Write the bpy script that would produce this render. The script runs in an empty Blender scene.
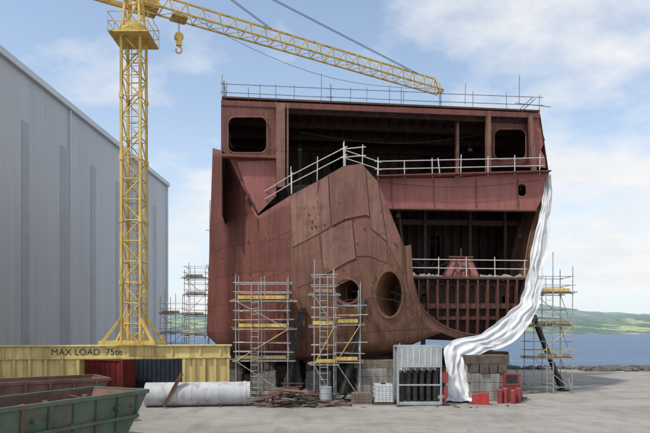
import bpy, math, random
from mathutils import Vector, Matrix, noise
from mathutils.geometry import tessellate_polygon
random.seed(7)
F=560.0; CH=3.5; HY=333.0; CX=325.0
def W(px,py,D): return Vector(((px-CX)/F*D, D, CH+(HY-py)/F*D))
B=0.105
def S(px,py,a=32.62):
    """point on a plane parallel to the ship's cut face, a = distance of that plane"""
    D=a/(1-B*(px-CX)/F); return W(px,py,D)
AX=Vector((-B,1,0)).normalized()      # ship's long axis
TX=Vector((1,B,0)).normalized()       # athwartships
# ---------------------------------------------------------------- materials
def newmat(name):
    m=bpy.data.materials.new(name); m.use_nodes=True
    nt=m.node_tree; b=nt.nodes["Principled BSDF"]
    return m,nt,b
def N(nt,t,**k):
    n=nt.nodes.new(t)
    for a,v in k.items(): setattr(n,a,v)
    return n
def ramp(nt,src,stops):
    r=N(nt,"ShaderNodeValToRGB"); e=r.color_ramp.elements
    e[0].position,e[0].color=stops[0][0],(*stops[0][1],1)
    e[1].position,e[1].color=stops[-1][0],(*stops[-1][1],1)
    for p,c in stops[1:-1]:
        x=e.new(p); x.color=(*c,1)
    nt.links.new(src,r.inputs[0]); return r.outputs[0]
def pos(nt,scale=(1,1,1),rot=(0,0,0)):
    g=N(nt,"ShaderNodeNewGeometry"); m=N(nt,"ShaderNodeMapping")
    m.inputs["Scale"].default_value=scale; m.inputs["Rotation"].default_value=rot
    nt.links.new(g.outputs["Position"],m.inputs[0]); return m.outputs[0]
def noi(nt,vec,scale,detail=6,rough=.6):
    n=N(nt,"ShaderNodeTexNoise"); n.inputs["Scale"].default_value=scale
    n.inputs["Detail"].default_value=detail; n.inputs["Roughness"].default_value=rough
    nt.links.new(vec,n.inputs["Vector"]); return n.outputs["Fac"]
def mix(nt,f,a,b,mode='MIX'):
    m=N(nt,"ShaderNodeMix",data_type='RGBA',blend_type=mode)
    for s,v in ((m.inputs[0],f),(m.inputs[6],a),(m.inputs[7],b)):
        if hasattr(v,'links') or isinstance(v,bpy.types.NodeSocket): nt.links.new(v,s)
        elif isinstance(v,(int,float)): s.default_value=v
        else: s.default_value=(*v,1)
    return m.outputs[2]
def bump(nt,b,h,strength=.3,dist=.02):
    n=N(nt,"ShaderNodeBump"); n.inputs["Strength"].default_value=strength; n.inputs["Distance"].default_value=dist
    nt.links.new(h,n.inputs["Height"]); nt.links.new(n.outputs[0],b.inputs["Normal"])
def simple(name,c1,c2,scale=1.5,rough=.7,metal=0,bs=.2,streak=None,lo=.35,hi=.65):
    m,nt,b=newmat(name); p=pos(nt)
    f=noi(nt,p,scale); col=ramp(nt,f,[(lo,c1),(hi,c2)])
    if streak:
        s=noi(nt,pos(nt,(1.5,1.5,.12)),2.2,5); sf=ramp(nt,s,[(.5,(0,0,0)),(.72,(1,1,1))])
        col=mix(nt,sf,col,streak)
    nt.links.new(col,b.inputs["Base Color"]); b.inputs["Roughness"].default_value=rough; b.inputs["Metallic"].default_value=metal
    if bs: bump(nt,b,noi(nt,p,18,4),bs,.01)
    return m
def primer(name,c1,c2,rust,rustamt=.56,seam=True,streaks=.5):
    m,nt,b=newmat(name); p=pos(nt)
    col=ramp(nt,noi(nt,p,.5,8,.65),[(.35,c1),(.65,c2)])
    col=mix(nt,ramp(nt,noi(nt,p,1.1,12,.75),[(rustamt,(0,0,0)),(rustamt+.12,(1,1,1))]),col,rust)
    st=noi(nt,pos(nt,(2.6,2.6,.16)),1.6,8,.68)
    col=mix(nt,ramp(nt,st,[(.45,(0,0,0)),(.70,(streaks,)*3)]),col,[x*.38 for x in c1])
    st2=noi(nt,pos(nt,(3.3,3.3,.3)),2.6,6,.68)
    col=mix(nt,ramp(nt,st2,[(.58,(0,0,0)),(.75,(.5,.5,.5))]),col,(.31,.19,.13))
    col=mix(nt,ramp(nt,noi(nt,p,9,6,.7),[(.60,(0,0,0)),(.70,(.45,.45,.45))]),col,(.32,.21,.16))
    h=noi(nt,p,14,5)
    if seam:
        br=N(nt,"ShaderNodeTexBrick"); nt.links.new(pos(nt,(1,1,1),(math.radians(-90),0,0)),br.inputs["Vector"])
        br.inputs["Scale"].default_value=1; br.inputs["Brick Width"].default_value=2.9; br.inputs["Row Height"].default_value=1.75
        br.inputs["Mortar Size"].default_value=.03; br.inputs["Mortar Smooth"].default_value=.5
        br.inputs["Color1"].default_value=(1,1,1,1); br.inputs["Color2"].default_value=(.72,.76,.76,1); br.inputs["Mortar"].default_value=(.5,.44,.42,1)
        col=mix(nt,.85,col,br.outputs["Color"],'MULTIPLY')
    nt.links.new(col,b.inputs["Base Color"]); b.inputs["Roughness"].default_value=.62; b.inputs["Specular IOR Level"].default_value=.35
    a=N(nt,"ShaderNodeMath",operation='ADD'); a2=noi(nt,p,.9,2)
    mu=N(nt,"ShaderNodeMath",operation='MULTIPLY'); mu.inputs[1].default_value=6; nt.links.new(a2,mu.inputs[0])
    nt.links.new(mu.outputs[0],a.inputs[0]); nt.links.new(h,a.inputs[1]); bump(nt,b,a.outputs[0],.5,.015)
    return m
M={}
M['red']=primer("red_oxide_primer",(.17,.055,.043),(.23,.08,.064),(.135,.062,.04),.54)
M['redlight']=primer("fresh_primer",(.28,.095,.083),(.34,.13,.115),(.19,.08,.06),.62,False,.4)
M['rust']=primer("rusty_primer",(.125,.055,.036),(.195,.092,.06),(.175,.09,.05),.46,False,.7)
M['plate']=primer("weathered_plate",(.175,.082,.062),(.25,.13,.10),(.135,.062,.04),.51,False,.6)
M['plate2']=primer("weathered_plate_dark",(.14,.058,.045),(.20,.092,.07),(.18,.09,.055),.51,False,.65)
M['inner']=primer("shaded_inner_primer",(.032,.015,.012),(.05,.023,.018),(.045,.026,.017),.52,False)  # primer darkened so the colour carries the shade inside the hull
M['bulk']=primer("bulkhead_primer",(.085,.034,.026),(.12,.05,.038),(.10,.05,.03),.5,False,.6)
M['dark']=simple("dark_steel",(.02,.018,.017),(.045,.04,.035),2,.6)
M['weld']=simple("weld_seam",(.055,.028,.02),(.09,.045,.03),6,.7)
M['yellow']=simple("crane_yellow",(.58,.40,.08),(.70,.51,.14),1.2,.55,0,.15,(.26,.15,.06))
M['yellow2']=simple("gantry_yellow",(.55,.42,.15),(.68,.54,.22),.7,.6,0,.15,(.32,.21,.08))
M['galv']=simple("galvanised_tube",(.28,.28,.28),(.5,.5,.5),5,.45,.4,.1)
M['roofrail']=simple("dull_tube",(.12,.12,.125),(.26,.26,.26),5,.5,.3,.1)
M['tubew']=simple("white_tube",(.5,.49,.45),(.66,.64,.6),5,.6)
M['rope']=simple("wire_rope",(.05,.05,.055),(.09,.09,.09),5,.6,0,0)
M['plank']=simple("scaffold_board",(.20,.15,.09),(.36,.28,.17),3,.85,0,.3)
M['timber']=simple("old_timber",(.065,.05,.038),(.14,.11,.085),2.5,.9,0,.4)
M['ply']=simple("plywood",(.15,.115,.09),(.24,.185,.145),1.5,.85,0,.3,(.10,.08,.065))
M['conc']=simple("concrete_block",(.2,.19,.175),(.36,.34,.31),1.6,.9,0,.5,(.12,.10,.085))
M['tarp']=simple("white_sheeting",(.56,.565,.58),(.76,.76,.76),1.4,.85,0,.3)
M['pipe']=simple("pipe_coating",(.38,.39,.40),(.56,.56,.56),.8,.5,0,.2,(.25,.22,.2))
M['green']=simple("skip_green",(.05,.085,.055),(.095,.135,.095),1.3,.6,0,.3,(.14,.07,.04),.35,.6)
M['skiprust']=simple("skip_rust",(.10,.05,.036),(.18,.09,.065),2,.8,0,.5)
M['redp']=simple("red_paint",(.38,.03,.03),(.5,.05,.045),2,.5)
M['redd']=simple("faded_red_paint",(.22,.03,.03),(.32,.05,.045),2,.6)
M['blue']=simple("dark_blue_paint",(.012,.02,.035),(.025,.035,.055),2,.6)
M['grey']=simple("grey_paint",(.30,.32,.33),(.4,.42,.43),2,.5)
M['black']=simple("black_bottle",(.012,.012,.014),(.03,.03,.03),2,.4)
M['rock']=simple("rock",(.06,.056,.048),(.18,.165,.145),1.2,.95,0,.8)
M['roof']=simple("roof_sheet",(.3,.32,.34),(.36,.38,.4),1,.6)
M['strip']=simple("translucent_strip",(.35,.365,.38),(.40,.415,.43),.8,.5,0,.1)
M['trim']=simple("wall_trim",(.58,.60,.63),(.64,.66,.68),1,.5)
m,nt,b=newmat("wall_cladding"); M['clad']=m
w=N(nt,"ShaderNodeTexWave",bands_direction='Y'); w.inputs["Scale"].default_value=1.2
nt.links.new(pos(nt),w.inputs["Vector"])
col=ramp(nt,noi(nt,pos(nt,(1,1,.12)),.35,5),[(.35,(.49,.50,.515)),(.65,(.55,.56,.57))])
col=mix(nt,ramp(nt,w.outputs["Fac"],[(0,(.12,.12,.12)),(.5,(0,0,0))]),col,(.3,.32,.34))
col=mix(nt,ramp(nt,noi(nt,pos(nt,(1,2.2,.08)),.8,7,.7),[(.5,(0,0,0)),(.75,(.3,.3,.3))]),col,(.3,.3,.29))
nt.links.new(col,b.inputs["Base Color"]); b.inputs["Roughness"].default_value=.55; bump(nt,b,w.outputs["Fac"],.4,.03)
m,nt,b=newmat("yard_concrete"); M['ground']=m; p=pos(nt)
col=ramp(nt,noi(nt,p,.22,8,.65),[(.3,(.22,.205,.18)),(.5,(.30,.282,.255)),(.7,(.355,.335,.305))])
col=mix(nt,ramp(nt,noi(nt,pos(nt,(1,.45,1)),.9,9,.7),[(.48,(0,0,0)),(.66,(.65,.65,.65))]),col,(.17,.152,.13))
col=mix(nt,ramp(nt,noi(nt,pos(nt,(.25,1.6,1)),.5,8,.7),[(.52,(0,0,0)),(.68,(.5,.5,.5))]),col,(.14,.125,.105))
vo=N(nt,"ShaderNodeTexVoronoi"); vo.inputs["Scale"].default_value=1.3; nt.links.new(p,vo.inputs["Vector"])
col=mix(nt,ramp(nt,vo.outputs["Distance"],[(.05,(.5,.5,.5)),(.16,(0,0,0))]),col,(.11,.10,.09))
col=mix(nt,ramp(nt,noi(nt,p,40,3,.7),[(.55,(0,0,0)),(.75,(.5,.5,.5))]),col,(.45,.43,.4))
nt.links.new(col,b.inputs["Base Color"]); b.inputs["Roughness"].default_value=.9; bump(nt,b,noi(nt,p,12,8,.7),.6,.03)
m,nt,b=newmat("sea_water"); M['sea']=m
p=pos(nt,(.5,1,1))
col=ramp(nt,noi(nt,pos(nt,(.12,1,1)),.25,8,.75),[(.38,(.035,.085,.165)),(.62,(.085,.155,.26))])
nt.links.new(col,b.inputs["Base Color"]); b.inputs["Roughness"].default_value=.4; b.inputs["Specular IOR Level"].default_value=.22
bump(nt,b,noi(nt,p,.8,8,.7),1,.35)
m,nt,b=newmat("hazed_hillside"); M['hill']=m; p=pos(nt)
v=N(nt,"ShaderNodeTexVoronoi"); v.inputs["Scale"].default_value=.0065; nt.links.new(pos(nt,(1,.5,1)),v.inputs["Vector"])
sp=N(nt,"ShaderNodeSeparateColor"); nt.links.new(v.outputs["Color"],sp.inputs[0])
col=ramp(nt,sp.outputs[0],[(.2,(.13,.20,.11)),(.5,(.22,.31,.14)),(.8,(.33,.38,.20))])
col=mix(nt,ramp(nt,noi(nt,pos(nt,(1,.6,3)),.007,8,.68),[(.47,(0,0,0)),(.51,(1,1,1))]),col,(.085,.13,.11))
sz=N(nt,"ShaderNodeSeparateXYZ"); nt.links.new(pos(nt,(1,1,.006)),sz.inputs[0])
col=mix(nt,ramp(nt,sz.outputs[2],[(.35,(.1,.1,.1)),(.9,(.7,.7,.7))]),col,(.21,.28,.31))  # aerial haze mixed into the hill colour, stronger with height
nt.links.new(col,b.inputs["Base Color"]); b.inputs["Roughness"].default_value=1
# ---------------------------------------------------------------- mesh builder
class MB:
    def __init__(s): s.v=[]; s.f=[]; s.m=[]
    def add(s,vs,fs,mi=0):
        o=len(s.v); s.v+= [tuple(x) for x in vs]
        for f in fs: s.f.append(tuple(i+o for i in f)); s.m.append(mi)
    def beam(s,p,q,w,h=None,mi=0,up=Vector((0,0,1))):
        h=h or w; p=Vector(p);q=Vector(q); d=(q-p)
        if d.length<1e-6:return
        d.normalize()
        if abs(d.dot(up))>.99: up=Vector((0,1,0))
        x=d.cross(up).normalized(); y=x.cross(d)
        vs=[]
        for c in (p,q):
            for a,b_ in ((-1,-1),(1,-1),(1,1),(-1,1)): vs.append(c+x*a*w/2+y*b_*h/2)
        s.add(vs,[(0,3,2,1),(4,5,6,7),(0,1,5,4),(1,2,6,5),(2,3,7,6),(3,0,4,7)],mi)
    def tube(s,p,q,r,mi=0,n=6,r2=None,cap=True):
        p=Vector(p);q=Vector(q); d=(q-p)
        if d.length<1e-6:return
        d.normalize(); up=Vector((0,0,1)) if abs(d.z)<.95 else Vector((1,0,0))
        x=d.cross(up).normalized(); y=x.cross(d); r2=r if r2 is None else r2
        vs=[c+ (x*math.cos(t*2*math.pi/n)+y*math.sin(t*2*math.pi/n))*rr for c,rr in((p,r),(q,r2)) for t in range(n)]
        fs=[(i,i+n,(i+1)%n+n,(i+1)%n) for i in range(n)]
        if cap: fs+=[tuple(range(n)),tuple(range(2*n-1,n-1,-1))]
        s.add(vs,fs,mi)
    def box(s,c,sz,rz=0,mi=0):
        c=Vector(c); R=Matrix.Rotation(rz,3,'Z'); x,y,z=[k/2 for k in sz]
        vs=[c+R@Vector((a*x,b_*y,e*z)) for e in(-1,1) for a,b_ in((-1,-1),(1,-1),(1,1),(-1,1))]
        s.add(vs,[(0,3,2,1),(4,5,6,7),(0,1,5,4),(1,2,6,5),(2,3,7,6),(3,0,4,7)],mi)
    def path(s,pts,r,mi=0,n=6):
        for a,b_ in zip(pts,pts[1:]): s.tube(a,b_,r,mi,n)
    def plate(s,outline,holes,mapf,thick,mi=0):
        loops=[outline]+holes
        tri=tessellate_polygon([[Vector((a,b_,0)) for a,b_ in l] for l in loops])
        flat=[p for l in loops for p in l]; n=len(flat)
        v0=[mapf(*p) for p in flat]; v1=[p+thick for p in v0]
        fs=[tuple(t) for t in tri]+[tuple(i+n for i in reversed(t)) for t in tri]
        o=0
        for l in loops:
            k=len(l)
            for i in range(k): fs.append((o+i,o+(i+1)%k,o+(i+1)%k+n,o+i+n))
            o+=k
        s.add(v0+v1,fs,mi)
    def grid(s,rows,mi=0):
        h=len(rows);w_=len(rows[0]); vs=[p for r in rows for p in r]
        s.add(vs,[(i*w_+j,i*w_+j+1,(i+1)*w_+j+1,(i+1)*w_+j) for i in range(h-1) for j in range(w_-1)],mi)
    def make(s,name,mats,parent=None,smooth=False,bevel=0,solid=0,merge=False):
        me=bpy.data.meshes.new(name); me.from_pydata(s.v,[],s.f); 
        if not isinstance(mats,(list,tuple)): mats=[mats]
        for k in mats: me.materials.append(M[k])
        me.polygons.foreach_set('material_index',s.m)
        import bmesh
        bm=bmesh.new(); bm.from_mesh(me)
        if merge: bmesh.ops.remove_doubles(bm,verts=bm.verts,dist=.001)
        bmesh.ops.recalc_face_normals(bm,faces=bm.faces); bm.to_mesh(me); bm.free()
        if smooth:
            for p_ in me.polygons: p_.use_smooth=True
        o=bpy.data.objects.new(name,me); bpy.context.scene.collection.objects.link(o)
        if solid:
            md=o.modifiers.new("s",'SOLIDIFY'); md.thickness=solid; md.offset=0
        if bevel:
            md=o.modifiers.new("b",'BEVEL'); md.width=bevel; md.segments=2; md.limit_method='ANGLE'
        if parent: o.parent=parent
        return o
def empty(name):
    o=bpy.data.objects.new(name,None); bpy.context.scene.collection.objects.link(o); return o
def rrect(x0,y0,x1,y1,r,n=5):
    pts=[]
    for cx,cy,a in((x1-r,y1-r,0),(x0+r,y1-r,90),(x0+r,y0+r,180),(x1-r,y0+r,270)):
        for i in range(n+1):
            t=math.radians(a+90*i/n); pts.append((cx+r*math.cos(t),cy+r*math.sin(t)))
    return pts
def ell(cx,cy,rx,ry,n=20): return [(cx+rx*math.cos(i*2*math.pi/n),cy+ry*math.sin(i*2*math.pi/n)) for i in range(n)]
# ---------------------------------------------------------------- ground, quay, sea, hills
g=MB()
outl=[(-400,-60),(400,-60),(400,52),(60,52),(30,54),(20,56),(16,70),(6,130),(-400,150)]
g.add([(x,y,0) for x,y in outl],[tuple(range(len(outl)))])
g.add([(x,y,z) for x,y in outl for z in (0,-4)],[(2*i,2*i+1,2*i+3,2*i+2) for i in range(len(outl)-1)])
g.make("ground",'ground')
s_=MB(); s_.add([(-6000,45,-2),(6000,45,-2),(6000,9000,-2),(-6000,9000,-2)],[(0,1,2,3)]); s_.make("sea",'sea')
r=MB()
for i in range(2200):
    t=random.random(); 
    if random.random()<.88: x=17+t*70; y=51.5+random.uniform(-.5,4)
    else: x=16-10*t+random.uniform(-1,1); y=70+60*t
    if x<24: y+=2.5
    z=(.10 if y<55 else -.5)+random.uniform(-.2,.12); q=random.choice([.15,.2,.3,.35,.45])*random.uniform(.8,1.3)
    vs=[];n=6
    ph=random.random()*6
    for lv,(hh,rr) in enumerate(((-.6,.8),(0,1),(.5,.6))):
        for k in range(n):
            a=ph+k*2*math.pi/n; e=q*rr*random.uniform(.75,1.2); vs.append((x+e*math.cos(a),y+e*math.sin(a),z+hh*q*.9+random.uniform(-.05,.05)))
    fs=[(l*n+k,l*n+(k+1)%n,(l+1)*n+(k+1)%n,(l+1)*n+k) for l in range(2) for k in range(n)]+[tuple(range(2*n,3*n))]
    r.add(vs,fs)
r.make("shore_rocks",'rock')
h=MB(); rows=[]
for j in range(30):
    row=[]; yy=2600+j*90
    for i in range(161):
        x=-4000+i*55
        k=min(1,j/22.); n1=noise.noise(Vector((x*.0009,yy*.0007,3)))+.5*noise.noise(Vector((x*.003,yy*.002,7)))+.2*noise.noise(Vector((x*.011,yy*.008,1)))
        z=-3+ (k**.9)*(165+95*n1)+ (8*noise.noise(Vector((x*.02,yy*.02,0))) if j>0 else 0)
        row.append((x,yy+60*noise.noise(Vector((x*.002,0,9))),max(z,-3) ))
    rows.append(row)
h.grid(rows); h.make("hills",'hill',smooth=True)
# ---------------------------------------------------------------- shed
shed=empty("industrial_shed")
A=Vector((-26.6,12,0)); E=Vector((-23.1,82,0)); dv=(E-A).normalized(); nv=Vector((dv.y,-dv.x,0))
H=25.0; L=(E-A).length; back=-nv*60
def wq(mb,t0,t1,z0,z1,off,mi=0,th=.06):
    p0=A+dv*t0+nv*off; p1=A+dv*t1+nv*off
    mb.add([p+Vector((0,0,z)) + nv*o for o in(0,th) for z in(z0,z1) for p in(p0,p1)],[(0,1,3,2),(4,6,7,5),(0,4,5,1),(2,3,7,6),(0,2,6,4),(1,5,7,3)],mi)
wall=MB(); wq(wall,0,L,0,H,-.3,0,.3); 
wall.add([A+back,A+back+Vector((0,0,H)),A,A+Vector((0,0,H)),E,E+Vector((0,0,H)),E+back,E+back+Vector((0,0,H))],[(0,1,3,2),(4,5,7,6),(0,6,7,1)])
wall.make("walls",'clad',shed)
ro=MB(); mid=back*.5+Vector((0,0,H+5)); z=Vector((0,0,H+.02))
ro.add([A+z,E+z,E+mid,A+mid,A+back+z,E+back+z],[(0,1,2,3),(3,2,5,4),(0,3,4),(1,5,2)]); ro.make("roof",'roof',shed)
st=MB()
t=3.5
while t<L-2:
    wq(st,t,t+1.05,1.5,H*.80 if int(t)%2 else H*.84,.003,0,.03); t+=6.1
st.make("wall_light_strips",'strip',shed)
tr=MB(); wq(tr,-.2,L+.15,H-.1,H+.45,.0,0,.35); wq(tr,L-.3,L+.12,0,H-.1,.0,0,.12); wq(tr,0,L,0,.9,.003,1,.05)
for t in (7.4,24.5,41.7,58.9): 
    p0=A+dv*t+nv*.18; tr.tube(p0,p0+Vector((0,0,H-.2)),.09,0,8)
tr.make("eaves_and_downpipes",['trim','conc'],shed)
# ---------------------------------------------------------------- ship
ship=empty("ship_hull_under_construction")
rim=[(404,246,29.7),(406,270,29.7),(409,292,29.75),(416,309,29.9),(427,322,30.1),(442,332,30.4),(458,338,30.8),(478,341,31.2),(494,337,31.7),(508,326,32.2),(519,311,32.6),(527,290,33),(531,262,33.3),(536,232,33.6),(543,204,33.9),(548,178,34.1)]
def cat(l,i,f):
    a=[l[max(0,min(len(l)-1,i+d))] for d in(-1,0,1,2)]
    return tuple(.5*((2*a[1][c])+(-a[0][c]+a[2][c])*f+(2*a[0][c]-5*a[1][c]+4*a[2][c]-a[3][c])*f*f+(-a[0][c]+3*a[1][c]-3*a[2][c]+a[3][c])*f**3) for c in range(3))
cols=[((213,148),(207,334),36.8),((226,152),(220,346),34.9),((240,183),(240,350),33.4),((258,216),(262,353),32.2),((290,196),(290,354),31.2),
      ((320,180),(322,354),30.5),((344,166),(350,352),30.1),((362,164),(376,350),29.85),((378,182),(402,346),29.75),None]
def shell(u,v,off=0):
    x=u*(len(cols)-1); i=min(int(x),len(cols)-2); f=x-i
    def colpt(k):
        if k>=len(cols)-1:
            t=min(v,1)*5; ii=min(int(t),4); q=cat(rim,ii,t-ii); return q
        c=cols[max(k,0)]; bow=1.6*max(0,v-.5)**2
        return (c[0][0]+(c[1][0]-c[0][0])*v,c[0][1]+(c[1][1]-c[0][1])*v,c[2]+bow-.12*math.sin(math.pi*v))
    p=[colpt(i+d) for d in(-1,0,1,2)]
    X=p[1][0]*(1-f)+p[2][0]*f; Y=p[1][1]*(1-f)+p[2][1]*f
    D=.5*((2*p[1][2])+(-p[0][2]+p[2][2])*f+(2*p[0][2]-5*p[1][2]+4*p[2][2]-p[3][2])*f*f+(-p[0][2]+3*p[1][2]-3*p[2][2]+p[3][2])*f**3)
    return W(X,Y,D-off)
nu,nvv=54,22
sh=MB(); rows=[]
for j in range(nvv+1):
    rows.append([shell(i/nu,j/nvv) for i in range(nu+1)])
for (dd,dz) in ((.25,-.14),(.8,-.30),(2.2,-.42),(20,-.45)):
    rows.append([shell(i/nu,1)+AX*dd+Vector((.25*min(dd,2)*(1-i/nu),0,dz*(1-.8*max(0,i/nu-.85)/.15))) for i in range(nu+1)])
for rr in rows: rr.insert(0,rr[0]+AX*22)
sh.grid(rows)
so=sh.make("bow_shell",['rust'],ship,smooth=True,solid=.05)
so.data.materials.append(M['red'])
for p_ in so.data.polygons:
    c=p_.center; px=c.x/c.y*F+CX; py=HY-(c.z-CH)/c.y*F
    if px<289+6*noise.noise(Vector((py*.05,0,0))) or py<235: p_.material_index=1
cut=MB()
holes=[(347,291,12,12),(389,294,13,23)]
for (hx,hy,rx,ry) in holes:
    n=28
    vs=[W(hx+rx*math.cos(k*2*math.pi/n),hy+ry*math.sin(k*2*math.pi/n),D) for D in(27,33.5) for k in range(n)]
    cut.add(vs,[(k,(k+1)%n,(k+1)%n+n,k+n) for k in range(n)]+[tuple(range(n)),tuple(range(2*n-1,n-1,-1))])
co=cut.make("tmp_cut",'dark')
md=so.modifiers.new("bool",'BOOLEAN'); md.object=co; md.operation='DIFFERENCE'; md.solver='EXACT'
dg=bpy.context.evaluated_depsgraph_get()
me=bpy.data.meshes.new_from_object(so.evaluated_get(dg)); so.modifiers.clear(); so.data=me
bpy.data.objects.remove(co)
SP=[(lambda q:(q.x/q.y*F+CX,HY-(q.z-CH)/q.y*F,q.y))(shell(i/108,j/44)) for i in range(109) for j in range(45)]
def shell_at(px,py,off=.03):
    b_=min(SP,key=lambda s:(s[0]-px)**2+(s[1]-py)**2); return W(px,py,b_[2]-off)
tn=MB()
for (hx,hy,rx,ry) in holes:
    n=28; L0=[];L1=[];L2=[];L3=[]
    for k in range(n):
        a=k*2*math.pi/n; ca,sa=math.cos(a),math.sin(a)
        e=shell_at(hx+rx*ca,hy+ry*sa,0).y
        L0.append(W(hx+(rx+2.2)*ca,hy+(ry+2.2)*sa,e-.02)); L1.append(W(hx+(rx+1.9)*ca,hy+(ry+1.9)*sa,e-.09))
        L2.append(W(hx+(rx-.3)*ca,hy+(ry-.3)*sa,e-.09)); L3.append(W(hx+(rx-.3)*ca,hy+(ry-.3)*sa,e)+Vector((1.2,2.2,0)))
    for P,Q in((L0,L1),(L1,L2),(L2,L3)):
        tn.add(P+Q,[(k,(k+1)%n,(k+1)%n+n,k+n) for k in range(n)])
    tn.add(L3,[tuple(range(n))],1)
    for q in range(3): tn.beam(L3[q*4+1]-Vector((.3,.6,0)),L3[(q*4+15)%n]-Vector((.3,.6,0)),.09,.09,0)
tn.make("thruster_tunnels",['rust','dark'],ship,smooth=False)
ov=MB(); wl=MB()
def patch(corners,mi,off=.04,n=10):
    """quadrilateral steel plate lying on the shell, corners in (u,v)"""
    (a,b_,c,d)=[Vector(k) for k in corners]
    rows=[[ (lambda q:shell(q.x,q.y,off+.015*noise.noise(Vector((q.x*9,q.y*5,mi)))))((a.lerp(b_,i/n)).lerp(d.lerp(c,i/n),j/n)) for i in range(n+1)] for j in range(n+1)]
    ov.grid(rows,mi)
    for l in (rows[-1],[r_[0] for r_ in rows],[r_[-1] for r_ in rows]): wl.path([p_+Vector((0,.012,0)) for p_ in l],.022,0,5)
patch([(.445,.0),(.592,.0),(.60,.29),(.455,.33)],0,.05); patch([(.598,.0),(.80,.0),(.80,.27),(.606,.29)],1,.09); patch([(.806,.0),(.885,.0),(.89,.36),(.806,.33)],0,.06)
patch([(.457,.345),(.55,.32),(.565,.56),(.47,.59)],1,.04); patch([(.556,.31),(.70,.295),(.71,.50),(.57,.55)],0,.08); patch([(.706,.31),(.885,.37),(.875,.50),(.716,.49)],1,.05); patch([(.892,.01),(.985,.02),(.975,.34),(.896,.36)],0,.04)
patch([(.57,.565),(.72,.515),(.73,.60),(.58,.64)],1,.03)
ov.make("shell_plates",['plate','plate2'],ship,smooth=False,solid=.02)
for v in (.22,.47,.72,.9): wl.path([shell(i/60,v,.027) for i in range(0,28 if v<.6 else 60)],.013,0,5)
for u in (.10,.19,.28,.37): wl.path([shell(u,j/20,.027) for j in range(0,21)],.013,0,5)
for u in (.445,.5,.66,.8): wl.path([shell(u,j/20,.027) for j in range(0 if u<.45 else 13,21)],.013,0,5)
for i in range(55):
    u=random.uniform(.05,.97); v=random.uniform(.05,.92); q=shell(u,v,.0)
    if any((q.x/q.y*F+CX-hx)**2/(rx+4)**2+(HY-(q.z-CH)/q.y*F-hy)**2/(ry+4)**2<1 for hx,hy,rx,ry in holes): continue
    wl.box(q-Vector((0,.07,0)),(.03+.05*(i%3==0),.10,.04+.07*random.random()),0,0)
wl.make("weld_seams_and_lugs",['weld'],ship)
def rimcurve():
    out=[]
    for i in range(len(rim)-1):
        for s2 in range(4): out.append(cat(rim,i,s2/4))
    out.append(rim[-1]); return out
rc=rimcurve(); P0=[W(*q) for q in rc]
cen=W(468,240,31.5)
hb=MB(); rows=[P0,[p_+AX*.6 for p_ in P0],[p_+AX*21 for p_ in P0]]; hb.grid(rows)
hb.make("hull_shell_aft",['rust'],ship,smooth=True,solid=.06)
rf=MB(); 
def inner(p_,w):
    d=(cen-p_); d.y=0; d.normalize(); return p_+d*w
for (o,w_,mi) in ((.02,.34,0),(1.6,.5,1),(3.2,.55,1)):
    a=[p_+AX*o for p_ in P0]; b_=[inner(p_,w_)+AX*o for p_ in P0]
    rf.grid([a,b_,[q+AX*.05 for q in b_]],mi)
rf.path([inner(p_,.34) for p_ in P0],.035,0,6)
rf.make("ring_frames",['rust','inner'],ship,solid=.03)
bk=MB()
def R2(a_): return lambda px,py: S(px,py,a_)
bowl=[(408,279),(410,292),(416,307),(426,319),(441,330),(458,336),(478,338),(492,335),(506,324),(516,310),(523,290),(525,279)]
bk.plate(bowl,[ell(424,300,4,6),ell(506,300,4,6)],lambda px,py:S(px,py,31.9),AX*.05,0)
for i,px in enumerate([418,427,437,447,457,467,477,487,497,507,516]):
    yb=min(336,338-((px-474)/58)**2*30)
    top=S(px,280,31.55); bot=S(px,yb,31.55)
    bk.beam(top,bot,.09,.34,1,AX)
    if i<10:
        n=8; pts=[S(px+5+4.2*math.cos(math.pi*k_/n),291-7*math.sin(math.pi*k_/n),31.65) for k_ in range(n+1)]
        bk.path(pts,.04,1,5)
bk.beam(S(410,306,31.6),S(521,306,31.6),.14,.3,1)
bk.beam(S(416,318,31.6),S(511,318,31.6),.10,.2,1)
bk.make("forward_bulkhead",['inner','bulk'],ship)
dk=MB()
def slab(x0,x1,py,a0,a1,th,mi=0,zref=32.62):
    z=S((x0+x1)/2,py,zref).z
    p=[]
    for px,a in((x0,a0),(x1,a0)):
        q=S(px,py,a); q.z=z; p.append(q)
    p2=[q+AX*(a1-a0) for q in p]
    v=p+p2[::-1]
    dk.add(v+[q-Vector((0,0,th)) for q in v],[(0,1,2,3),(7,6,5,4),(0,4,5,1),(1,5,6,2),(2,6,7,3),(3,7,4,0)],mi)
    return z
zl=slab(405,529,277,31.4,46,.12,0,31.5)
zm=slab(380,545,183,32.3,52,.10,0)
zr=slab(222,540,103,32.62,54,.10,0)
dk.make("decks",['bulk'],ship)
gd=MB()
def girders(x0,x1,z,a0,a1,n,dp,mi=0):
    p0=S(x0,0,a0); p1=S(x1,0,a0)
    for i in range(n+1):
        q=p0.lerp(p1,i/n); q.z=z-dp/2
        gd.beam(q,q+AX*(a1-a0),.05,dp,mi); gd.beam(q-Vector((0,0,dp/2)),q-Vector((0,0,dp/2))+AX*(a1-a0),.14,.02,mi)
def transv(x0,x1,z,a,dp,w=.06,mi=0):
    p0=S(x0,0,a);p1=S(x1,0,a);p0.z=p1.z=z-dp/2
    gd.beam(p0,p1,w,dp,mi); p0.z=p1.z=z-dp; gd.beam(p0,p1,.22,.025,mi)
girders(224,538,zr-.11,32.75,46,26,.26)
for a in(33.0,35.2,37.4,39.6,41.8): transv(224,538,zr-.10,a,.62)
girders(384,543,zm-.11,32.5,42,14,.26)
for a in(33.6,35.8,38): transv(384,540,zm-.10,a,.6)
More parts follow.
